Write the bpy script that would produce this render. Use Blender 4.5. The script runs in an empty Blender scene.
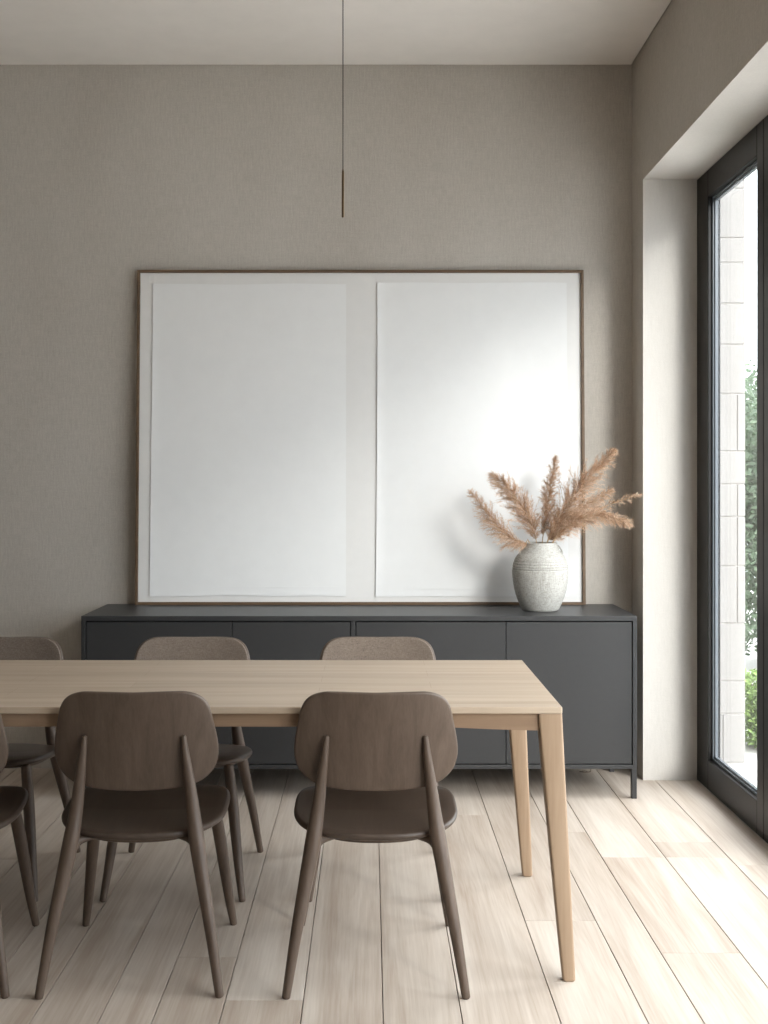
import bpy, bmesh, math, random
from mathutils import Vector, Matrix, noise
C = bpy.context.scene
COL = C.collection
PI = math.pi
random.seed(7)

# ------------------------------------------------------------------ camera
EYE = 1.36
cam = bpy.data.cameras.new('camera'); camo = bpy.data.objects.new('camera', cam); COL.objects.link(camo)
camo.location = (0, 0, EYE); camo.rotation_euler = (PI/2, 0, 0)
cam.sensor_fit = 'AUTO'; cam.sensor_width = 36; cam.lens = 36*1200/1024
cam.shift_x = 14/1024; cam.shift_y = -30/1024
cam.clip_start = 0.05
C.camera = camo
C.view_settings.view_transform = 'Standard'; C.view_settings.look = 'None'
C.view_settings.gamma = 1; C.view_settings.use_curve_mapping = False
C.view_settings.exposure = 0.32

# ------------------------------------------------------------------ materials
def mat(name):
    m = bpy.data.materials.new(name); m.use_nodes = True
    nt = m.node_tree; b = nt.nodes['Principled BSDF']
    return m, nt, b
def N(nt, t, **kw):
    n = nt.nodes.new(t)
    for k, v in kw.items(): setattr(n, k, v)
    return n
def coords(nt, scale=(1,1,1), kind='Object', loc=(0,0,0)):
    tc = N(nt, 'ShaderNodeTexCoord'); mp = N(nt, 'ShaderNodeMapping')
    mp.inputs['Scale'].default_value = scale; mp.inputs['Location'].default_value = loc
    nt.links.new(tc.outputs[kind], mp.inputs['Vector'])
    return mp.outputs['Vector']
def noise_tex(nt, vec, scale=5, detail=4, rough=.5, dist=0):
    n = N(nt, 'ShaderNodeTexNoise')
    n.inputs['Scale'].default_value = scale; n.inputs['Detail'].default_value = detail
    n.inputs['Roughness'].default_value = rough; n.inputs['Distortion'].default_value = dist
    nt.links.new(vec, n.inputs['Vector']); return n.outputs['Fac']
def ramp(nt, fac, stops):
    r = N(nt, 'ShaderNodeValToRGB'); el = r.color_ramp.elements
    while len(el) < len(stops): el.new(.5)
    for e, (p, c) in zip(el, stops): e.position = p; e.color = (*c, 1)
    nt.links.new(fac, r.inputs['Fac']); return r.outputs['Color']
def mix(nt, fac, a, b, mode='MIX'):
    n = N(nt, 'ShaderNodeMix', data_type='RGBA', blend_type=mode)
    for sock, v in ((n.inputs[0], fac), (n.inputs[6], a), (n.inputs[7], b)):
        if isinstance(v, (int, float)): sock.default_value = v
        elif isinstance(v, tuple): sock.default_value = (*v, 1) if len(v) == 3 else v
        else: nt.links.new(v, sock)
    return n.outputs[2]
def bump(nt, b, h, strength=.2, dist=.002):
    n = N(nt, 'ShaderNodeBump'); n.inputs['Strength'].default_value = strength; n.inputs['Distance'].default_value = dist
    nt.links.new(h, n.inputs['Height']); nt.links.new(n.outputs['Normal'], b.inputs['Normal'])
def mth(nt, op, a, b=None):
    n = N(nt, 'ShaderNodeMath', operation=op)
    for i, v in enumerate((a, b)):
        if v is None: continue
        if isinstance(v, (int, float)): n.inputs[i].default_value = v
        else: nt.links.new(v, n.inputs[i])
    return n.outputs[0]

def m_plaster(name, c1, c2, weave=.35):
    m, nt, b = mat(name)
    v = coords(nt)
    big = noise_tex(nt, coords(nt, (1.3,1.3,.55)), 1.6, 3, .55)
    col = ramp(nt, big, [(.3, c1), (.72, c2)])
    vert = noise_tex(nt, coords(nt, (130,130,18)), 1.0, 2, .6)
    horz = noise_tex(nt, coords(nt, (22,22,150)), 1.0, 2, .6)
    g = noise_tex(nt, v, 170, 2, .6)
    w = mth(nt, 'ADD', mth(nt, 'ADD', vert, mth(nt, 'ADD', mth(nt, 'MULTIPLY', horz, .4), .3)), g)
    col = mix(nt, weave*.55, col, ramp(nt, mth(nt, 'DIVIDE', w, 3), [(.4, tuple(x*.80 for x in c1)), (.6, tuple(x*1.18 for x in c2))]))
    nt.links.new(col, b.inputs['Base Color']); b.inputs['Roughness'].default_value = .93
    b.inputs['Specular IOR Level'].default_value = .2
    bump(nt, b, w, .35, .0012)
    return m
M = {}
M['wall'] = m_plaster('linen_plaster', (.415,.378,.332), (.485,.452,.407), .6)
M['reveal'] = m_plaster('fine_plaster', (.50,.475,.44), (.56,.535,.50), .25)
def m_plain(name, col, rough=.5, metal=0, spec=.5, nscale=60, amt=.08, bmp=.05):
    m, nt, b = mat(name)
    f = noise_tex(nt, coords(nt), nscale, 3, .6)
    c = ramp(nt, f, [(.3, tuple(x*(1-amt) for x in col)), (.7, tuple(min(1, x*(1+amt)) for x in col))])
    nt.links.new(c, b.inputs['Base Color'])
    b.inputs['Roughness'].default_value = rough; b.inputs['Metallic'].default_value = metal
    b.inputs['Specular IOR Level'].default_value = spec
    if bmp: bump(nt, b, f, bmp, .0006)
    return m
M['ceiling'] = m_plain('ceiling_paint', (.76,.72,.675), .95, spec=.1, nscale=8, amt=.02, bmp=0)
M['lacquer'] = m_plain('anthracite_lacquer', (.034,.034,.0345), .40, spec=.35, nscale=40, amt=.03, bmp=.01)
M['lacquer_in'] = m_plain('dark_gap', (.008,.008,.008), .8, nscale=40, amt=.03, bmp=0)
M['frame_metal'] = m_plain('black_aluminium', (.007,.006,.0055), .36, spec=.24, nscale=50, amt=.06, bmp=.01)
M['bead'] = m_plain('glazing_bead', (.10,.115,.13), .25, spec=.6, nscale=50, amt=.06, bmp=0)
M['brass'] = m_plain('bronze_rod', (.10,.062,.028), .4, metal=.6, nscale=80, amt=.1, bmp=0)
M['cord'] = m_plain('dark_cord', (.035,.028,.022), .7, nscale=200, amt=.1, bmp=0)
M['mat_board'] = m_plain('mount_board', (.70,.69,.67), .85, spec=.2, nscale=20, amt=.012, bmp=.02)
M['paper'] = m_plain('white_paper', (.745,.745,.735), .75, spec=.25, nscale=12, amt=.012, bmp=.03)
M['stone_pave'] = m_plain('pale_paving', (.50,.49,.47), .9, nscale=14, amt=.05)

def m_wood(name, c1, c2, axis, gs=1.0, rough=.5, spec=.4, staves=None, bmp=.12, rnd=False):
    """axis: grain direction index"""
    m, nt, b = mat(name)
    sc = [26*gs]*3; sc[axis] = 1.3*gs
    fs = [150*gs]*3; fs[axis] = 4*gs
    v = coords(nt, tuple(sc)); vf = coords(nt, tuple(fs))
    if rnd:
        at = N(nt, 'ShaderNodeAttribute', attribute_name='rnd')
        ad = N(nt, 'ShaderNodeVectorMath', operation='ADD')
        sv = N(nt, 'ShaderNodeCombineXYZ')
        k = mth(nt, 'MULTIPLY', at.outputs['Fac'], 57.0)
        for i in range(3): nt.links.new(k, sv.inputs[i])
        nt.links.new(v, ad.inputs[0]); nt.links.new(sv.outputs[0], ad.inputs[1]); v = ad.outputs[0]
    f1 = noise_tex(nt, v, .55, 5, .6, .9)
    f2 = noise_tex(nt, vf, 1.0, 3, .65)
    f = mth(nt, 'ADD', mth(nt, 'MULTIPLY', f1, .72), mth(nt, 'MULTIPLY', f2, .28))
    col = ramp(nt, f, [(.34, c1), (.62, c2)])
    if rnd:
        br = ramp(nt, at.outputs['Fac'], [(0, (.88,.865,.85)), (.5, (.965,.96,.955)), (1, (1.0,1.0,1.0))])
        col = mix(nt, 1.0, col, br, 'MULTIPLY')
    if staves:
        bt = N(nt, 'ShaderNodeTexBrick'); bt.inputs['Scale'].default_value = 1
        bt.inputs['Brick Width'].default_value = staves[0]; bt.inputs['Row Height'].default_value = staves[1]
        bt.inputs['Mortar Size'].default_value = 0.0006; bt.inputs['Mortar Smooth'].default_value = .3
        bt.inputs['Color1'].default_value = (.90,.89,.88,1); bt.inputs['Color2'].default_value = (1,1,1,1); bt.inputs['Mortar'].default_value = (.68,.62,.56,1)
        bt.offset = .37
        nt.links.new(coords(nt, loc=(.13,.02,0)), bt.inputs['Vector'])
        col = mix(nt, 1.0, col, bt.outputs['Color'], 'MULTIPLY')
    nt.links.new(col, b.inputs['Base Color'])
    b.inputs['Roughness'].default_value = rough; b.inputs['Specular IOR Level'].default_value = spec
    bump(nt, b, f, bmp, .0012)
    return m
M['floor'] = m_wood('whitewashed_oak_planks', (.375,.300,.238), (.56,.495,.428), 1, .8, .50, .3, rnd=True)
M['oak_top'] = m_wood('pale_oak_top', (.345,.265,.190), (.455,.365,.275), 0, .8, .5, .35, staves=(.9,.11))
M['oak_leg_shaded'] = m_wood('oak_upright_shaded', (.25,.168,.105), (.32,.227,.15), 2, .9, .5, .35)  # same oak as the top, colour darkened for dimmer light on upright faces
M['oak_rail_shaded'] = m_wood('oak_rail_shaded', (.20,.128,.078), (.265,.178,.115), 0, .9, .5, .35)  # same oak again, apron shade put into the colour
M['frame_wood'] = m_wood('walnut_frame', (.085,.050,.026), (.145,.092,.053), 0, 1, .45, .4)
M['chair_wood'] = m_wood('taupe_stained_wood', (.070,.047,.033), (.110,.077,.056), 2, 1.6, .45, .4)
M['chair_seat'] = m_wood('taupe_stained_seat', (.052,.036,.026), (.075,.053,.040), 1, 1.2, .42, .4, bmp=.05)

def m_fabric(name, c1, c2):
    m, nt, b = mat(name)
    a = noise_tex(nt, coords(nt, (700,700,90)), 1, 2, .7); c = noise_tex(nt, coords(nt, (90,90,700)), 1, 2, .7)
    w = mth(nt, 'MULTIPLY', mth(nt, 'ADD', a, c), .5)
    nt.links.new(ramp(nt, w, [(.38, c1), (.62, c2)]), b.inputs['Base Color'])
    b.inputs['Roughness'].default_value = .95; b.inputs['Specular IOR Level'].default_value = .15
    b.inputs['Sheen Weight'].default_value = .15
    bump(nt, b, w, .5, .001)
    return m
M['fabric'] = m_fabric('taupe_woven_fabric', (.12,.092,.072), (.235,.19,.155))

def m_ceramic():
    m, nt, b = mat('speckled_stoneware')
    v = coords(nt)
    g = noise_tex(nt, v, 260, 3, .7); l = noise_tex(nt, coords(nt, (60,60,240)), 1, 3, .6)
    vert = noise_tex(nt, coords(nt, (260,260,30)), 1, 2, .6)
    s = mth(nt, 'DIVIDE', mth(nt, 'ADD', mth(nt, 'ADD', g, l), vert), 3)
    nt.links.new(ramp(nt, s, [(.36, (.24,.23,.205)), (.5, (.38,.37,.34)), (.64, (.50,.49,.46))]), b.inputs['Base Color'])
    b.inputs['Roughness'].default_value = .85; b.inputs['Specular IOR Level'].default_value = .25
    bump(nt, b, s, .8, .002)
    return m
M['ceramic'] = m_ceramic()
def m_plume():
    m, nt, b = mat('dried_pampas')
    at = N(nt, 'ShaderNodeAttribute', attribute_name='rnd')
    nt.links.new(ramp(nt, at.outputs['Fac'], [(0, (.40,.255,.155)), (.5, (.66,.47,.32)), (1, (.86,.71,.56))]), b.inputs['Base Color'])
    b.inputs['Roughness'].default_value = .8; b.inputs['Specular IOR Level'].default_value = .2
    tr = N(nt, 'ShaderNodeBsdfTranslucent'); tr.inputs['Color'].default_value = (.66,.45,.29,1)
    mx = N(nt, 'ShaderNodeMixShader'); mx.inputs[0].default_value = .35
    out = nt.nodes['Material Output']
    nt.links.new(b.outputs[0], mx.inputs[1]); nt.links.new(tr.outputs[0], mx.inputs[2]); nt.links.new(mx.outputs[0], out.inputs['Surface'])
    return m
M['plume'] = m_plume()
M['stem'] = m_plain('dried_stem', (.50,.36,.22), .8, nscale=60)
def m_leaf(name, a, c):
    m, nt, b = mat(name)
    at = N(nt, 'ShaderNodeAttribute', attribute_name='rnd')
    nt.links.new(ramp(nt, at.outputs['Fac'], [(0, a), (1, c)]), b.inputs['Base Color'])
    b.inputs['Roughness'].default_value = .6
    tr = N(nt, 'ShaderNodeBsdfTranslucent'); tr.inputs['Color'].default_value = (*c, 1)
    mx = N(nt, 'ShaderNodeMixShader'); mx.inputs[0].default_value = .3
    out = nt.nodes['Material Output']
    nt.links.new(b.outputs[0], mx.inputs[1]); nt.links.new(tr.outputs[0], mx.inputs[2]); nt.links.new(mx.outputs[0], out.inputs['Surface'])
    return m
M['leaf_bright'] = m_leaf('fresh_leaves', (.08,.15,.03), (.24,.36,.09))
M['leaf_dark'] = m_leaf('grey_green_leaves', (.03,.055,.028), (.10,.15,.085))
M['bark'] = m_plain('bark', (.14,.11,.085), .9, nscale=30, amt=.3)
def m_glass():
    m, nt, b = mat('window_glass')
    nt.nodes.remove(b)
    t = N(nt, 'ShaderNodeBsdfTransparent'); t.inputs['Color'].default_value = (.97,.98,.98,1)
    g = N(nt, 'ShaderNodeBsdfGlossy'); g.inputs['Roughness'].default_value = .01
    lw = N(nt, 'ShaderNodeLayerWeight'); lw.inputs['Blend'].default_value = .5
    fac = mth(nt, 'ADD', mth(nt, 'MULTIPLY', mth(nt, 'POWER', lw.outputs['Facing'], 5.0), .45), .02)
    mx = N(nt, 'ShaderNodeMixShader')
    nt.links.new(fac, mx.inputs[0]); nt.links.new(t.outputs[0], mx.inputs[1]); nt.links.new(g.outputs[0], mx.inputs[2])
    nt.links.new(mx.outputs[0], nt.nodes['Material Output'].inputs['Surface'])
    return m
M['glass'] = m_glass()
M['block'] = m_plaster('white_block', (.235,.225,.215), (.27,.26,.25), .2)
M['mortar'] = m_plain('block_joint', (.36,.34,.32), .95, nscale=30)

# ------------------------------------------------------------------ mesh helpers
BOXY = set()
def finish(name, bm, m, parent=None, angle=32, rnd=None):
    if id(bm) in BOXY: angle = 12; BOXY.discard(id(bm))
    me = bpy.data.meshes.new(name)
    bmesh.ops.recalc_face_normals(bm, faces=bm.faces) if not getattr(bm, 'norecalc', False) else None
    bm.to_mesh(me); bm.free()
    for p in me.polygons: p.use_smooth = True
    me.set_sharp_from_angle(angle=math.radians(angle))
    if rnd is not None:
        a = me.attributes.new('rnd', 'FLOAT', 'FACE')
        a.data.foreach_set('value', rnd)
    me.materials.append(m if not isinstance(m, str) else M[m])
    o = bpy.data.objects.new(name, me); COL.objects.link(o)
    if parent: o.parent = parent
    return o
def raw(name, verts, faces, m, parent=None, rnd=None, smooth=False, angle=None):
    me = bpy.data.meshes.new(name); me.from_pydata(verts, [], faces)
    if smooth:
        for p in me.polygons: p.use_smooth = True
        if angle: me.set_sharp_from_angle(angle=math.radians(angle))
    if rnd is not None:
        a = me.attributes.new('rnd', 'FLOAT', 'FACE'); a.data.foreach_set('value', rnd)
    me.materials.append(M[m])
    o = bpy.data.objects.new(name, me); COL.objects.link(o)
    if parent: o.parent = parent
    return o
def box(bm, x0, x1, y0, y1, z0, z1, bev=0, seg=2):
    r = bmesh.ops.create_cube(bm, size=1)
    vs = r['verts']
    for v in vs:
        v.co.x = x0 if v.co.x < 0 else x1; v.co.y = y0 if v.co.y < 0 else y1; v.co.z = z0 if v.co.z < 0 else z1
    if bev:
        es = list({e for v in vs for e in v.link_edges})
        bmesh.ops.bevel(bm, geom=es, offset=bev, segments=seg, profile=.5, affect='EDGES')
    return bm
def boxes(*bs, bev=0):
    bm = bmesh.new()
    for b in bs: box(bm, *b, bev=bev)
    BOXY.add(id(bm))
    return bm
def spline(pts, n=8):
    """Catmull-Rom through tuples of any length (open)"""
    P = [pts[0]] + list(pts) + [pts[-1]]; out = []
    for i in range(1, len(P)-2):
        for k in range(n):
            t = k/n
            out.append(tuple(.5*((2*b) + (-a+c)*t + (2*a-5*b+4*c-d)*t*t + (-a+3*b-3*c+d)*t**3) for a, b, c, d in zip(P[i-1], P[i], P[i+1], P[i+2])))
    out.append(tuple(pts[-1])); return out
def tube(bm, pts, seg=16, n=8, cap=True, sq=1.0):
    """pts: (x,y,z,r); rounded ends"""
    s = spline(pts, n) if n > 1 else [tuple(p) for p in pts]
    ps = [Vector(p[:3]) for p in s]; rs = [p[3] for p in s]
    if cap:
        def capring(p0, p1, r, first):
            d = (p0-p1).normalized(); res = []
            for a in (25, 50, 72):
                res.append((p0 + d*r*.6*math.sin(math.radians(a)), r*math.cos(math.radians(a))))
            return res
        c0 = capring(ps[0], ps[1], rs[0], True); c1 = capring(ps[-1], ps[-2], rs[-1], False)
        ps = [c[0] for c in reversed(c0)] + ps + [c[0] for c in c1]
        rs = [c[1] for c in reversed(c0)] + rs + [c[1] for c in c1]
    rings = []; up = None
    for i, p in enumerate(ps):
        t = (ps[min(i+1, len(ps)-1)] - ps[max(i-1, 0)]).normalized()
        if up is None: up = Vector((0,1,0)) if abs(t.y) < .9 else Vector((1,0,0))
        a = (up - t*up.dot(t)).normalized(); up = a; b = t.cross(a)
        rings.append([bm.verts.new(p + (a*math.cos(2*PI*k/seg)*sq + b*math.sin(2*PI*k/seg))*rs[i]) for k in range(seg)])
    for r0, r1 in zip(rings, rings[1:]):
        for k in range(seg): bm.faces.new((r0[k], r0[(k+1)%seg], r1[(k+1)%seg], r1[k]))
    bm.faces.new(rings[0][::-1]); bm.faces.new(rings[-1])
    return bm
def lathe(bm, prof, seg=64):
    rings = []
    for r, z in prof: rings.append([bm.verts.new((r*math.cos(2*PI*k/seg), r*math.sin(2*PI*k/seg), z)) for k in range(seg)])
    for r0, r1 in zip(rings, rings[1:]):
        for k in range(seg): bm.faces.new((r0[k], r0[(k+1)%seg], r1[(k+1)%seg], r1[k]))
    bm.faces.new(rings[0][::-1]); bm.faces.new(rings[-1])
    return bm
def rrect(cx, cy, w, d, r, n=4):
    out = []
    for qx, qy, a0 in ((1,1,0), (-1,1,90), (-1,-1,180), (1,-1,270)):
        for k in range(n+1):
            a = math.radians(a0 + 90*k/n)
            out.append((cx + qx*(w/2-r) + r*math.cos(a), cy + qy*(d/2-r) + r*math.sin(a)))
    return out
def loft(bm, secs, r=.006):
    """secs: (cx,cy,w,d,z)"""
    rings = [[bm.verts.new((x, y, z)) for x, y in rrect(cx, cy, w, d, min(r, w*.3, d*.3))] for cx, cy, w, d, z in secs]
    n = len(rings[0])
    for r0, r1 in zip(rings, rings[1:]):
        for k in range(n): bm.faces.new((r0[k], r0[(k+1)%n], r1[(k+1)%n], r1[k]))
    bm.faces.new(rings[0][::-1]); bm.faces.new(rings[-1])
    return bm
def slab(bm, outline, fmap, t, e=None, rings=10):
    """closed outline [(u,v)], fmap(u,v)->(centre point, normal); rounded-rim shell of thickness t"""
    n = len(outline); cu = sum(p[0] for p in outline)/n; cv = sum(p[1] for p in outline)/n
    rad = sum(math.hypot(p[0]-cu, p[1]-cv) for p in outline)/n
    if e is None: e = (t/2)/rad
    prof = [((1-e)*(i/rings)**.9, t/2) for i in range(1, rings+1)]
    prof += [(1-e+e*math.sin(a), t/2*math.cos(a)) for a in [PI*k/8 for k in range(1, 8)]]
    prof += [((1-e)*(i/rings)**.9, -t/2) for i in range(rings, 0, -1)]
    R = []
    for s, off in prof:
        ring = []
        for u, v in outline:
            p, nn = fmap(cu+(u-cu)*s, cv+(v-cv)*s); ring.append(bm.verts.new(p + nn*off))
        R.append(ring)
    for r0, r1 in zip(R, R[1:]):
        for k in range(n): bm.faces.new((r0[k], r0[(k+1)%n], r1[(k+1)%n], r1[k]))
    for ring, off in ((R[0], t/2), (R[-1], -t/2)):
        p, nn = fmap(cu, cv); c = bm.verts.new(p + nn*off)
        for k in range(n):
            f = (c, ring[(k+1)%n], ring[k]) if off > 0 else (c, ring[k], ring[(k+1)%n])
            bm.faces.new(f)
    return bm
def empty(name, loc=(0,0,0), rz=0):
    o = bpy.data.objects.new(name, None); COL.objects.link(o); o.location = loc; o.rotation_euler = (0,0,rz)
    o.empty_display_size = .1; return o
def tag(o, label, cat, group=None, kind=None):
    o['label'] = label; o['category'] = cat
    if group: o['group'] = group
    if kind: o['kind'] = kind
    return o
def struct(name, bm, m): o = finish(name, bm, m); o['kind'] = 'structure'; return o

# ------------------------------------------------------------------ room
WX, WY, CZ = 1.245, 5.70, 3.34           # right wall, back wall, ceiling
LX, FY = -4.2, -2.6                      # left wall, wall behind the camera
RY, GX, OZ = 5.472, 1.49, 2.74           # reveal face, door plane, opening height
OY = 0.43                                # near end of the opening
TX = 1.56                                # outer face of right wall
struct('wall_back', boxes((LX-.2, TX, WY, WY+.2, -.1, CZ+.2)), 'wall')
struct('wall_left', boxes((LX-.2, LX, FY, WY, -.1, CZ+.2)), 'wall')
M['wall_fill_cut'] = m_plaster('fill_cut_plaster', (.17,.145,.12), (.21,.18,.155))  # invented dark tone for the unseen wall, cuts fill light on the chairs
struct('wall_front', boxes((LX-.2, TX, FY-.2, FY, -.1, CZ+.2)), 'wall_fill_cut')
# right wall with the opening; rounded arrises; linen plaster on the room face, pale fine plaster in the reveal
bm = bmesh.new()
box(bm, WX, TX, RY, WY, -.1, CZ+.2)
box(bm, WX, TX, FY, OY, -.1, CZ+.2)
box(bm, WX, TX, OY, RY, OZ, CZ+.2)
wr = struct('wall_right', bm, 'wall')
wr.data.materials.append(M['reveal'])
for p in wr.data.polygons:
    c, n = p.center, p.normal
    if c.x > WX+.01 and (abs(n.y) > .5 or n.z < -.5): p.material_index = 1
# ceiling: board hung with a small shadow gap from the walls
struct('ceiling', boxes((LX+.006, WX-.006, FY+.006, WY-.006, CZ, CZ+.03), (LX-.2, TX, FY-.2, WY+.2, CZ+.2, CZ+.3)), 'ceiling')

# floor: planks as one mesh
edges = [-.856,-.685,-.55,-.38,-.175,.033,.233,.48,.70,.84,1.07,1.30,1.492]
x = -.856
left = []
rr = random.Random(3)
while x > LX: x -= rr.choice((.17,.21,.24)); left.append(x)
edges = sorted(left) + edges
edges[0] = LX
fixed = {-.38:[3.15], .48:[3.72,1.4], .84:[4.35,3.465,2.0], 1.07:[4.53,4.35,2.6], .033:[5.2,2.2], .233:[4.9,2.4], -.175:[4.6,2.5]}
bm = bmesh.new(); rnds = []
box(bm, LX-.1, GX+.1, FY-.1, WY+.1, -.1, -.012); rnds += [.5]*6
G = .0013
for a, b_ in zip(edges, edges[1:]):
    ks = next((v for k, v in fixed.items() if abs(k-a) < .001), None)
    if ks is None:
        ks = []; y = FY + rr.uniform(.3, 1.8)
        while y < WY: ks.append(y); y += rr.uniform(1.5, 2.4)
    ys = sorted([FY] + ks + [WY])
    for y0, y1 in zip(ys, ys[1:]):
        n0 = len(bm.faces)
        box(bm, a+G, b_-G, y0+G*.7, y1-G*.7, -.011, 0, bev=.0008, seg=1)
        v = rr.random()
        if abs(y0-4.35) < .01 and abs(a-1.07) < .01: v = 0.0
        rnds += [v]*(len(bm.faces)-n0)
fl = finish('floor', bm, 'floor', rnd=rnds); fl['kind'] = 'structure'

# ------------------------------------------------------------------ glazed sliding doors in the opening
def glazed_leaf(name, y0, y1, sy0, sy1):
    root = empty(name, (GX, (y0+y1)/2, 0)); root['kind'] = 'structure'
    cy = (y0+y1)/2
    def B(*bs): return [(b[0], b[1], b[2]-cy, b[3]-cy, b[4], b[5]) for b in bs]
    zb, zt = .003, OZ-.003
    g = .0015
    finish('door_frame', boxes(*B((0,.056,y0+g,y0+sy0,zb,zt), (0,.056,y1-sy1,y1-g,zb,zt), (0,.056,y0+sy0,y1-sy1,zb,.132), (0,.056,y0+sy0,y1-sy1,2.618,zt)), bev=.003), 'frame_metal', root)
    a, b_ = y0+sy0, y1-sy1
    w = .012
    finish('glazing_bead', boxes(*B((.018,.040,a,a+w,.132,2.618), (.018,.040,b_-w,b_,.132,2.618), (.018,.040,a+w,b_-w,.132,.132+w), (.018,.040,a+w,b_-w,2.618-w,2.618),
                                    (.026,.040,a+w,a+w*1.7,.144,2.606), (.026,.040,b_-w*1.7,b_-w,.144,2.606), (.026,.040,a+w*1.7,b_-w*1.7,.144,.153), (.026,.040,a+w*1.7,b_-w*1.7,2.597,2.606)), bev=.0015), 'bead', root)
    finish('pane', boxes(*B((.044,.052,a+.002,b_-.002,.134,2.616))), 'glass', root)
    return root
ys = [5.472, 4.545, 3.52, 2.49, 1.46, .43]
for i, (b_, a) in enumerate(zip(ys, ys[1:])):
    d = glazed_leaf('door_%d' % (i+1), a, b_, .078, .18 if i == 0 else .078)
# thin seam strip where the two leaves meet is the natural gap between frames

# ------------------------------------------------------------------ outside
struct('terrace', boxes((TX, 14, -6, 16, -.12, -.015)), 'stone_pave')
tr = struct('trim_1', boxes((GX, TX, OY, RY, -.1, .002)), 'stone_pave')
# block pier beside the door
bm = bmesh.new(); bj = boxes((TX+.004, 1.826, 5.856, 7.2, -.015, 3.6))
z = -.01; k = 0
rb = random.Random(11)
while z < 3.55:
    h = rb.choice((.12,.16,.20,.24,.28)); z1 = min(z+h, 3.58)
    cuts = [TX, 1.83] if rb.random() < .6 else [TX, rb.choice((1.70,1.72,1.79)), 1.83]
    for a, b_ in zip(cuts, cuts[1:]): box(bm, a+.0015, b_-.0015 + (.001 if b_ == 1.83 else 0), 5.85, 5.90, z+.0025, z1-.0025, bev=.003, seg=1)
    yy = 5.903
    while yy < 7.2:
        y2 = min(yy+rb.choice((.35,.45,.6)), 7.2); box(bm, 1.78, 1.83, yy+.0025, y2-.0025, z+.0025, z1-.0025, bev=.003, seg=1); yy = y2
    z = z1; k += 1
pier = finish('wall_outside', bm, 'block'); pier['kind'] = 'structure'
finish('joint_mortar', bj, 'mortar', pier)
struct('trim_2', boxes((TX, 1.71, OY-.3, 5.849, OZ, 2.9)), 'block')

def foliage(name, parent, m, ctr, rad, count, leaf, seed, flat=1.0):
    r = random.Random(seed); V = []; F = []; R = []
    for i in range(count):
        u = Vector((r.gauss(0,1), r.gauss(0,1), r.gauss(0,1))).normalized() * (r.random()**.35)
        nz = (1 + (flat-1)*abs(u.z)) * 1 + .25*noise.noise(u*2.5 + Vector((seed,0,0)))
        p = Vector((ctr[0]+u.x*rad[0]*nz, ctr[1]+u.y*rad[1]*nz, ctr[2]+u.z*rad[2]))
        if p.z < .01: p.z = .01 + r.random()*.05
        a = Vector((r.gauss(0,1), r.gauss(0,1), r.gauss(0,1))).normalized(); b_ = a.orthogonal().normalized()
        c = a.cross(b_)
        L = leaf*r.uniform(.6,1.2); n = len(V)
        V += [p, p+a*L*.5+b_*L*.28+c*L*.08, p+a*L, p+a*L*.5-b_*L*.28+c*L*.08]; F.append((n,n+1,n+2,n+3)); R.append(r.random())
    return raw(name, V, F, m, parent, R)
for i, (x_, y_, w, h) in enumerate([(2.17,6.22,.235,.20), (2.95,7.35,.42,.22)]):
    o = empty('low_shrub', (x_, y_, 0))
    tag(o, ['bright green low shrub beyond the glass door, beside the white block pier', 'second bright green low shrub, farther back along the white terrace'][i], 'shrub', 'low shrubs outside')
    foliage('foliage', o, 'leaf_bright', (0,0,h*.85), (w,w,h*1.25), 8000, .035, 5+i, 1.5)
    bm = bmesh.new()
    for q in range(6):
        a = q*PI/3; tube(bm, [(0,0,-.012,.012), (.08*math.cos(a),.08*math.sin(a),.15,.008), (.2*math.cos(a),.2*math.sin(a),.32,.004)], 8, 4)
    finish('stem', bm, 'bark', o)
for i, (x_, y_, w, h) in enumerate([(3.1,8.9,.72,1.12), (3.8,11.2,.95,1.15)]):
    o = empty('tall_bush', (x_, y_, 0))
    tag(o, ['tall grey-green bush beyond the glass door, above the bright low shrub', 'tall grey-green bush farthest from the house, behind the other one'][i], 'bush', 'tall bushes outside')
    foliage('foliage', o, 'leaf_dark', (0,0,h*1.04), (w,w,h), 20000, .070, 15+i, 1.9)
    bm = bmesh.new()
    for q in range(5):
        a = q*PI*.4; tube(bm, [(.02*math.cos(a),.02*math.sin(a),-.012,.03), (.12*math.cos(a),.12*math.sin(a),.6,.022), (.3*math.cos(a),.3*math.sin(a),1.5,.008)], 8, 4)
    finish('trunk', bm, 'bark', o)

# ------------------------------------------------------------------ sideboard
SX0, SX1, SF, SB, ST, SZ = -1.240, 1.146, 5.15, 5.655, .785, .128
sb = empty('sideboard', ((SX0+SX1)/2, (SF+SB)/2, 0))
tag(sb, 'long low anthracite sideboard on slim legs under the leaning frame', 'sideboard')
ox, oy = sb.location.x, sb.location.y
def S(*bs): return [(b[0]-ox, b[1]-ox, b[2]-oy, b[3]-oy, b[4], b[5]) for b in bs]
mx0, mx1 = (349-370)/233, (357-370)/233
finish('top_panel', boxes(*S((SX0, SX1, SF, SB, ST-.022, ST)), bev=.002), 'lacquer', sb)
finish('carcass', boxes(*S((SX0, SX0+.018, SF, SB, SZ, ST-.022), (SX1-.018, SX1, SF, SB, SZ, ST-.022), (SX0+.018, SX1-.018, SF, SB, SZ, SZ+.018),
                           (mx0+.008, mx1-.008, SF, SB-.01, SZ+.018, ST-.022)), bev=.0015), 'lacquer', sb)
finish('back_panel', boxes(*S((SX0+.018, SX1-.018, SF+.03, SB, SZ+.018, ST-.022))), 'lacquer_in', sb)
xs = [SX0+.018, (232-370)/233, mx0+.008, None, mx1-.008, (506-370)/233, SX1-.018]
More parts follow.
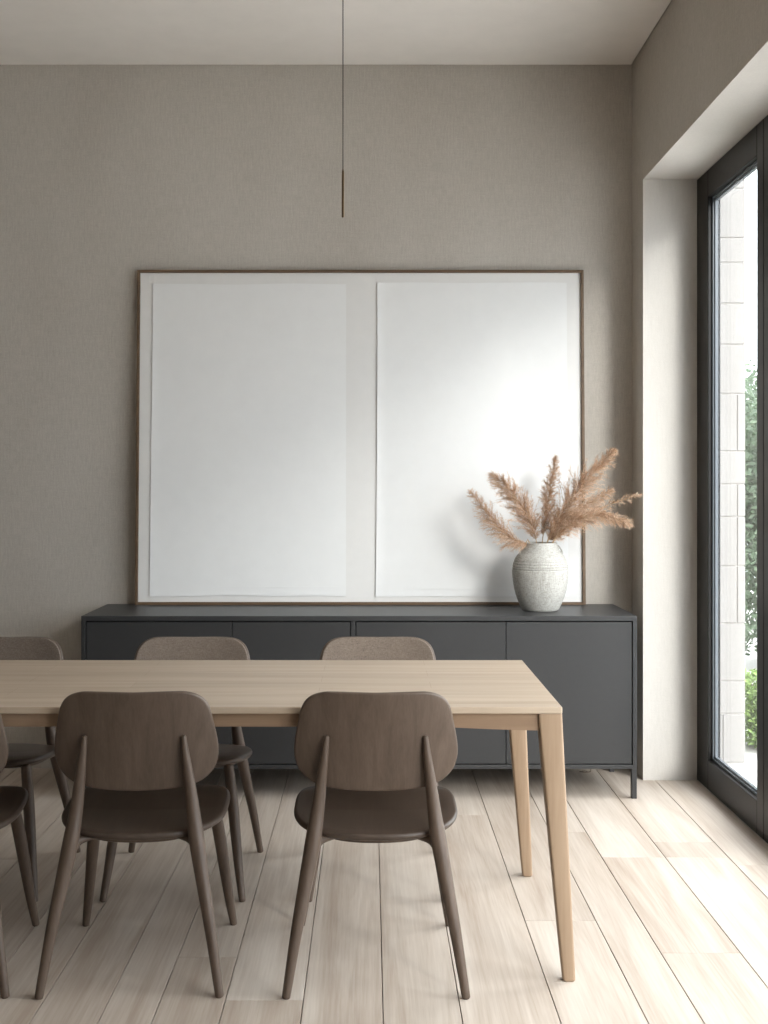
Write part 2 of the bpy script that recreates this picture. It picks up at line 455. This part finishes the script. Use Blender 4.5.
for a, b_ in ((xs[0],xs[1]), (xs[1],xs[2]), (xs[4],xs[5]), (xs[5],xs[6])):
    d = finish('door', boxes(*S((a+.004 if a in (xs[0],xs[4]) else a+.0015, b_-.004 if b_ in (xs[2],xs[6]) else b_-.0015, SF+.003, SF+.022, SZ+.022, ST-.027)), bev=.0015), 'lacquer', sb)
for lx in (SX0, SX1-.022):
    for ly in (SF, SB-.03): finish('leg', boxes(*S((lx, lx+.022, ly+.002, ly+.03, 0, SZ)), bev=.0015), 'lacquer', sb)
for lx in ((mx0+mx1)/2-.011,):
    finish('leg', boxes(*S((lx, lx+.022, SB-.06, SB-.032, 0, SZ)), bev=.0015), 'lacquer', sb)

# ------------------------------------------------------------------ leaning frame
FW, FH = 2.108, 1.578
fx0 = (135-370)/213.8
tilt = math.asin((.060)/FH)
fr = empty('picture_frame', (fx0+FW/2, 5.606, ST+.0005)); fr.rotation_euler = (-tilt, 0, 0)
tag(fr, 'large thin brown picture frame with blank white sheets, leaning on the wall', 'picture frame')
t = .0135; hw = FW/2
finish('frame', boxes((-hw, -hw+t, 0, .03, 0, FH), (hw-t, hw, 0, .03, 0, FH), (-hw+t, hw-t, 0, .03, 0, t), (-hw+t, hw-t, 0, .03, FH-t, FH), bev=.0012), 'frame_wood', fr)
finish('backing_board', boxes((-hw+t, hw-t, .012, .024, t, FH-t)), 'mat_board', fr)
def sheet(name, x0, x1, z0, z1, seed, curl):
    """thin paper sheet with gently lifted edges and a fold at top and bottom"""
    nx, nz = 40, 60; V = []; F = []
    top = []; bot = []
    for s in (0, 1):
        for j in range(nz+1):
            for i in range(nx+1):
                u = i/nx; v = j/nz
                wx = .0025*noise.noise(Vector((u*2, v*3, seed)))
                x_ = x0+(x1-x0)*u + (wx if i == 0 else 0) - (.006*(1-v)**2 if i == 0 else 0)*curl
                z_ = z0+(z1-z0)*v + (.006*noise.noise(Vector((u*3+seed, 1, v))) if j in (0, nz) else 0)
                lift = .0026*curl*(max(0, 1-u/.04)**2) + .003*(max(0, 1-(1-v)/.02)**2)*(.5+noise.noise(Vector((u*4, seed, 0)))) + .0015*(max(0, 1-v/.03)**2)
                lift = max(0, lift)
                V.append((x_, .0112 - .0008 - lift - (.0006 if s == 0 else 0), z_))
    n = (nx+1)*(nz+1)
    for s in (0, 1):
        for j in range(nz):
            for i in range(nx):
                a = s*n+j*(nx+1)+i
                q = (a, a+1, a+nx+2, a+nx+1)
                F.append(q if s == 0 else q[::-1])
    B = [j*(nx+1) for j in range(nz, -1, -1)] + [i for i in range(1, nx+1)] + [j*(nx+1)+nx for j in range(1, nz+1)] + [nz*(nx+1)+i for i in range(nx-1, 0, -1)]
    for a, b_ in zip(B, B[1:]+B[:1]): F.append((a, a+n, b_+n, b_))
    return raw(name, V, F, 'paper', fr, smooth=True, angle=40)
def fxp(px): return (px-370)/213 - fr.location.x
def fzp(py): return 1.36-(py-482)/212 - ST
a = sheet('paper_sheet', fxp(151.5), fxp(346), fzp(595), fzp(283.5), 1.3, 1.0)
b_ = sheet('paper_sheet', fxp(377.5), fxp(568), fzp(595.5), fzp(282), 4.1, 1.6)
# folded strips at the foot of each sheet
def fold(x0, x1, z, name='paper_fold', par=a):
    finish(name, boxes((x0, x1, .0090, .0098, z-.0030, z+.0030), bev=.0008), 'paper', par)
fold(fxp(219), fxp(340), fzp(586.5)); fold(fxp(408), fxp(520), fzp(588), par=b_)

# ------------------------------------------------------------------ vase
VX, VY = .764, 5.385
ve = empty('vase', (VX, VY, ST))
tag(ve, 'rounded off-white rough stoneware vase on the right end of the sideboard', 'vase')
prof = spline([(.074,.0), (.083,.006), (.101,.045), (.1165,.095), (.1245,.15), (.1255,.185), (.121,.212), (.108,.240), (.091,.262), (.080,.280), (.0745,.296)], 6)
pp = []
for r_, z_ in prof:
    g = sum(.0016*math.exp(-((z_-zz)/.0022)**2) for zz in (.186,.196,.206,.218))
    pp.append((r_-g, z_))
pp = [(.001,.0), (.07,.0)] + pp
pp = [p for p in pp]
pp += [(.0755,.301), (.073,.3035), (.069,.3025), (.067,.297), (.072,.275), (.085,.255), (.10,.235), (.113,.2), (.115,.15), (.10,.07), (.075,.02), (.001,.015)]
# refine the groove band
fine = []
for q, (p, p2) in enumerate(zip(pp, pp[1:])):
    n = 8 if (q > 2 and .17 < p[1] < .225 and p[0] > .117 and p2[0] > .116) else 1
    for k in range(n): fine.append((p[0]+(p2[0]-p[0])*k/n, p[1]+(p2[1]-p[1])*k/n))
fine.append(pp[-1])
ff = []
for r_, z_ in fine:
    g = sum(.0012*math.exp(-((z_-zz)/.0018)**2) for zz in (.184,.194,.206,.220)) if r_ > .117 else 0
    ff.append((r_-g, z_))
finish('body', lathe(bmesh.new(), ff, 96), 'ceramic', ve, angle=60)
for s in (-1, 1):
    bm = bmesh.new()
    tube(bm, [(s*.072,-.012,.288,.003), (s*.081,-.014,.288,.0028), (s*.089,-.016,.276,.0028), (s*.092,-.016,.262,.0028), (s*.090,-.014,.252,.0028)], 10, 6)
    tube(bm, [(s*.074,-.030,.282,.0018), (s*.088,-.034,.276,.0018), (s*.094,-.036,.262,.0018), (s*.094,-.034,.247,.0018)], 8, 6)
    finish('handle', bm, 'ceramic', ve)

# ------------------------------------------------------------------ pampas grass
def bez(p0, p1, p2, t): return p0*(1-t)**2 + p1*2*t*(1-t) + p2*t*t
def pampas(tip, ctrl, width, start, dens, seed, label, base=None, sparse=False):
    """tip, ctrl: world points (px,py,Y); one dried stem with its plume"""
    r = random.Random(seed)
    def W(q): px, py, Y = q; return Vector(((px-370)*Y/1200, Y, EYE-(py-482)*Y/1200))
    mouth = Vector((VX, VY, ST+.29))
    P2 = W(tip); P1 = W(ctrl)
    d = (P1-mouth); P0 = Vector((VX + max(-.05, min(.05, d.x*.35)), VY + max(-.04, min(.04, d.y*.6)), ST+.30))
    foot = Vector((VX - (P0.x-VX)*.8, VY - (P0.y-VY)*.6, ST+.03))
    root = empty('pampas_stem', P0)
    tag(root, label, 'dried grass', 'dried pampas stems in the vase')
    path = [bez(P0, P1, P2, k/40) for k in range(41)]
    bm = bmesh.new()
    pts = [(*(foot-P0), .0022)] + [(*(path[k]-P0), .0022*(1-.8*k/40)) for k in range(0, 41, 4)]
    tube(bm, pts, 6, 3)
    finish('stem', bm, 'stem', root)
    V = []; F = []; R = []
    side = Vector((0,0,0))
    def ribbon(pts, w, tone):
        prev = None
        for i, p in enumerate(pts):
            t = (pts[min(i+1, len(pts)-1)]-pts[max(i-1, 0)]).normalized()
            s = t.cross(ribbon.dir).normalized()
            u = t.cross(s)
            ww = w*(1-.85*i/(len(pts)-1))
            n = len(V)
            V.extend([p+s*ww, p-s*ww*.5+u*ww*.87, p-s*ww*.5-u*ww*.87])
            if prev is not None:
                for k in range(3):
                    F.append((prev+k, prev+(k+1)%3, n+(k+1)%3, n+k)); R.append(tone)
            prev = n
    ribbon.dir = Vector((.3,.8,.2))
    nb = int(dens*2.3)
    for bidx in range(nb):
        t = start + (1-start)*(bidx+r.random())/nb
        t = min(t, .995)
        p = bez(P0, P1, P2, t); tan = (bez(P0, P1, P2, min(1, t+.02))-bez(P0, P1, P2, t-.02)).normalized()
        rel = (t-start)/(1-start)
        env = min(1, (.30+rel*2.6))*(1-rel**2.2)**.65
        o = tan.orthogonal(); o.rotate(Matrix.Rotation(r.uniform(0, 2*PI), 3, tan)); o.normalize()
        ln = width*1.6*env*r.uniform(.45,1.2)+.007
        droop = Vector((0,0,-1))
        ang = r.uniform(.40,1.0)
        d0 = (tan*math.cos(ang)+o*math.sin(ang)).normalized()
        bp = [p-P0]; d_ = d0.copy(); q = p-P0; st = ln/6
        for k in range(6):
            d_ = (d_ + droop*.07 + tan*.05 + Vector((r.gauss(0,.08), r.gauss(0,.08), r.gauss(0,.08)))).normalized()
            q = q + d_*st; bp.append(q.copy())
        tone = min(1, max(0, r.gauss(.45,.2)))
        ribbon(bp, .0007, tone*.6)
        nh = int(r.randint(18, 26)*min(1, .25+env)) if not sparse else 7
        for h in range(nh):
            i = r.randint(1, 5); f = r.random(); q0 = bp[i]*(1-f)+bp[i+1]*f
            hd = ((bp[i+1]-bp[i]).normalized()*r.uniform(.7,1.3) + Vector((r.gauss(0,.5), r.gauss(0,.5), r.gauss(0,.5))) + droop*.1).normalized()
            L = r.uniform(.010,.024)
            h2 = (hd + Vector((r.gauss(0,.25), r.gauss(0,.25), r.gauss(0,.25)-.12))).normalized()
            ribbon([q0, q0+hd*L*.5, q0+hd*L*.5+h2*L*.5], .0007, min(1, max(0, tone+r.gauss(.12,.18))))
    raw('plume', V, F, 'plume', root, R)
    return root
# (tip px,py,depth) ; (control px,py,depth)
pampas((471,491,5.36), (508,548,5.33), .054, .04, 95, 1, 'leftmost dried pampas plume in the stoneware vase, arching low to the left')
pampas((492,474,5.38), (530,505,5.40), .060, .04, 130, 2, 'full dried pampas plume second from the left in the vase')
pampas((556,458,5.44), (547,505,5.42), .036, .10, 85, 3, 'slender upright dried pampas plume in the middle of the vase')
pampas((614,450,5.33), (560,505,5.36), .072, .04, 190, 4, 'tallest and fullest dried pampas plume, leaning right over the frame edge')
pampas((631,524,5.30), (580,500,5.32), .052, .05, 120, 5, 'dried pampas plume at lower right of the vase with drooping tip')
pampas((612,490,5.45), (560,520,5.42), .055, .05, 120, 6, 'short bushy dried pampas plume between the two right-leaning ones')
pampas((640,494,5.36), (585,510,5.36), .020, .55, 22, 7, 'thin dried grass sprig reaching farthest right from the vase', sparse=True)

# ------------------------------------------------------------------ dining table
TZ = .745
TX0, TX1, TF, TB = -1.70, .526, 3.279, 4.146
tb = empty('dining_table', ((TX0+TX1)/2, (TF+TB)/2, 0))
tag(tb, 'long pale oak dining table with splayed tapering legs', 'table')
ox, oy = tb.location.x, tb.location.y
finish('tabletop', boxes((TX0-ox, TX1-ox, TF-oy, TB-oy, TZ-.019, TZ), bev=.003), 'oak_top', tb)
def apron_bm(x0, x1, y0, y1):
    """long rail whose underside rises in a soft haunch away from the legs"""
    bm = bmesh.new(); n = 48; V = []
    for i in range(n+1):
        x_ = x0+(x1-x0)*i/n; d = min(x_-x0, x1-x_)
        zb = .679 + .0105*min(1, d/.28)**1.5
        V.append([bm.verts.new((x_, y, z)) for y, z in ((y0, TZ-.019), (y1, TZ-.019), (y1, zb), (y0, zb))])
    for a, b_ in zip(V, V[1:]):
        for k in range(4): bm.faces.new((a[k], a[(k+1)%4], b_[(k+1)%4], b_[k]))
    bm.faces.new(V[0][::-1]); bm.faces.new(V[-1])
    return bm
finish('apron', apron_bm(TX0+.06-ox, TX1-.06-ox, TF+.010-oy, TF+.034-oy), 'oak_rail_shaded', tb)
finish('apron', apron_bm(TX0+.06-ox, TX1-.06-ox, TB-.034-oy, TB-.010-oy), 'oak_rail_shaded', tb)
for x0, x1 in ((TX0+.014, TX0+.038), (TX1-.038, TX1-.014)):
    finish('apron', boxes((x0-ox, x1-ox, TF+.05-oy, TB-.05-oy, .675, TZ-.019)), 'oak_rail_shaded', tb)
for sx in (-1, 1):
    for sy in (-1, 1):
        ex = (TX1 if sx > 0 else TX0)-ox; ey = (TB if sy > 0 else TF)-oy
        secs = []
        for f in [0, .006, .1, .3, .5, .7, .88, 1]:
            z_ = f*(TZ-.0195)
            g = 1-f
            w = .034 + (.066-.034)*(f**.9); d = .030+(.058-.030)*(f**.9)
            if f == 0: w -= .006; d -= .006
            outx = ex + sx*(.004*0 + .034*g); outy = ey + sy*(.0 + .016*g)
            secs.append((outx - sx*(w/2 + (.003 if f == 0 else 0)), outy - sy*(d/2+(.003 if f == 0 else 0)), w, d, z_))
        finish('leg', loft(bmesh.new(), secs, .007), 'oak_leg_shaded', tb)

# ------------------------------------------------------------------ chairs
def seat_z(x_, y_):
    return .425 + .095*y_ - .010*(1-(x_/.24)**2)*max(0, 1-abs(y_)/.24) - .5*max(0, y_-.14)**2*4
def seat_map(x_, y_):
    z = seat_z(x_, y_); e = 1e-3
    nx = -(seat_z(x_+e, y_)-z)/e; ny = -(seat_z(x_, y_+e)-z)/e
    return Vector((x_, y_, z)), Vector((nx, ny, 1)).normalized()
def back_y(x_, z): return -.165 - .18*(z-.522) + .8*x_*x_
def back_map(x_, z):
    y = back_y(x_, z); e = 1e-3
    return Vector((x_, y, z)), Vector((-(back_y(x_+e, z)-y)/e, 1, -(back_y(x_, z+e)-y)/e)).normalized()
def closed_from_half(half, n=6):
    s = spline(half, n)
    return s + [(-x_, z_) for x_, z_ in reversed(s) if abs(x_) > 1e-6]
back_half = [(0,.797), (.10,.7985), (.142,.796), (.175,.782), (.195,.755), (.206,.71), (.2165,.65), (.216,.61), (.202,.573), (.168,.543), (.12,.529), (.06,.5235), (0,.522)]
back_outline = closed_from_half([(x_*1.025, z_) for x_, z_ in back_half])
seat_outline = []
for k in range(96):
    a = 2*PI*k/96; c, s = math.cos(a), math.sin(a)
    ex = 2.45 if s < 0 else 4.0
    rr_ = (abs(c)**ex + abs(s)**ex)**(-1/ex)
    y_ = s*rr_*(.22 if s < 0 else .195)+.02
    x_ = c*rr_*.233
    seat_outline.append((x_, y_))
def make_chair(loc, rz):
    root = empty('dining_chair', loc, rz)
    finish('seat', slab(bmesh.new(), seat_outline, seat_map, .020, rings=12), 'chair_seat', root)
    # seat frame: shallow plate below the seat
    def under(x_, y_): p, n = seat_map(x_, y_); return p - Vector((0,0,.019)), n
    finish('seat_frame', slab(bmesh.new(), [(x_*.80, y_*.80-.004) for x_, y_ in seat_outline], under, .020, rings=6), 'chair_wood', root)
    bk = finish('backrest', slab(bmesh.new(), back_outline, back_map, .014, rings=12), 'chair_wood', root)
    def padm(x_, z): p, n = back_map(x_, z); return p + n*.0085, n
    cz = sum(z for _, z in back_outline)/len(back_outline)
    pd = finish('back_pad', slab(bmesh.new(), [(x_*.984, cz+(z-cz)*.978) for x_, z in back_outline], padm, .008, rings=10), 'fabric', bk)
    pd['label'] = 'taupe woven fabric facing'
    for s in (-1, 1):
        bm = bmesh.new()
        tube(bm, [(s*.237,-.260,.004,.0115), (s*.212,-.235,.16,.0155), (s*.186,-.208,.30,.0195), (s*.168,-.190,.40,.0215), (s*.158,-.180,.47,.0185), (s*.148,-.180,.55,.0150), (s*.139,-.187,.62,.0110), (s*.133,-.190,.673,.0075)], 20, 8)
        tube(bm, [(s*.176,-.196,.345,.0135), (s*.168,-.186,.375,.0165), (s*.150,-.168,.389,.012), (s*.120,-.148,.392,.008), (s*.085,-.125,.392,.005)], 16, 8)
        finish('leg', bm, 'chair_wood', root)
        bm = bmesh.new()
        tube(bm, [(s*.226,.260,.004,.0110), (s*.210,.235,.12,.0150), (s*.192,.205,.27,.0185), (s*.178,.180,.37,.0180), (s*.170,.165,.414,.0165)], 20, 8)
        finish('leg', bm, 'chair_wood', root)
    return root
def kids(o): return [c for c in bpy.data.objects if c.parent == o]
def copy_tree(o, parent=None):
    c = o.copy(); COL.objects.link(c)
    if parent: c.parent = parent
    for ch in kids(o): copy_tree(ch, c)
    return c
spots = [
    (.016, 3.420, 0, 'taupe wooden dining chair with its back to us, nearest the right end of the table'),
    (-.640, 3.424, .02, 'taupe wooden dining chair with its back to us, middle of the near side'),
    (-1.224, 3.400, .10, 'taupe dining chair on the near side, cut off by the left picture edge'),
    (.028, 4.150, PI, 'taupe dining chair on the far side facing us, nearest the right end of the table'),
    (-.640, 4.150, PI, 'taupe dining chair on the far side facing us, middle of the row'),
    (-1.312, 4.150, PI, 'taupe dining chair on the far side, cut off by the left picture edge'),
]
proto = None
for x_, y_, rz, lab in spots:
    if proto is None: c = proto = make_chair((x_, y_, 0), rz)
    else:
        c = copy_tree(proto); c.location = (x_, y_, 0); c.rotation_euler = (0,0,rz)
    tag(c, lab, 'chair', 'chairs around the dining table')

# ------------------------------------------------------------------ pendant
PX, PY = -.0835, 3.71
pe = empty('pendant_lamp', (PX, PY, CZ))
tag(pe, 'thin dark pendant cord ending in a slim bronze rod above the table', 'pendant lamp')
finish('cord', tube(bmesh.new(), [(0,0,-.005,.0016), (0,0,-1.03,.0016)], 10, 1), 'cord', pe)
finish('rod', tube(bmesh.new(), [(0,0,-1.012,.0020), (0,0,-1.022,.0038), (0,0,-1.160,.0042)], 16, 1), 'brass', pe)
finish('ceiling_mount', lathe(bmesh.new(), [(.05,0), (.05,-.018), (.046,-.022), (.004,-.022)], 40), 'cord', pe)

# small fallen sprig at the foot of the wall
bm = bmesh.new()
tube(bm, [(-.03,.0,.004,.0022), (-.005,-.012,.004,.0022), (.018,-.008,.006,.002), (.024,.012,.012,.0016)], 8, 5)
tube(bm, [(-.018,.012,.004,.0016), (-.006,.000,.007,.0016), (.006,.004,.004,.0012)], 8, 5)
o = finish('fallen_twig', bm, 'bark'); o.location = (1.012, 5.62, 0)
tag(o, 'tiny dark twig lying on the floor behind the right end of the sideboard', 'twig')

# ------------------------------------------------------------------ light
w = bpy.data.worlds.new('world'); C.world = w; w.use_nodes = True
bg = w.node_tree.nodes['Background']
nt = w.node_tree
tc = N(nt, 'ShaderNodeTexCoord'); sx = N(nt, 'ShaderNodeSeparateXYZ'); nt.links.new(tc.outputs['Generated'], sx.inputs[0])
nt.links.new(ramp(nt, sx.outputs['Z'], [(0, (.38,.40,.425)), (.3, (.62,.65,.68)), (1, (1.06,1.08,1.11))]), bg.inputs['Color'])
bg.inputs['Strength'].default_value = 9.0
pl = bpy.data.lights.new('sky_portal', 'AREA'); pl.shape = 'RECTANGLE'; pl.size = RY-OY; pl.size_y = OZ
po = bpy.data.objects.new('sky_portal', pl); COL.objects.link(po)
po.location = (TX+.02, (RY+OY)/2, OZ/2); po.rotation_euler = (PI/2, 0, PI/2)
pl.cycles.is_portal = True
sun = bpy.data.lights.new('hazy_sun', 'SUN'); sun.energy = 2.5; sun.angle = math.radians(17); sun.color = (1,.975,.94)
so = bpy.data.objects.new('hazy_sun', sun); COL.objects.link(so)
d = Vector((-1, 2.0, -.88)).normalized()
so.rotation_euler = d.to_track_quat('-Z', 'Y').to_euler()
C.cycles.max_bounces = 10; C.cycles.diffuse_bounces = 6; C.cycles.transparent_max_bounces = 16
C.cycles.use_denoising = True
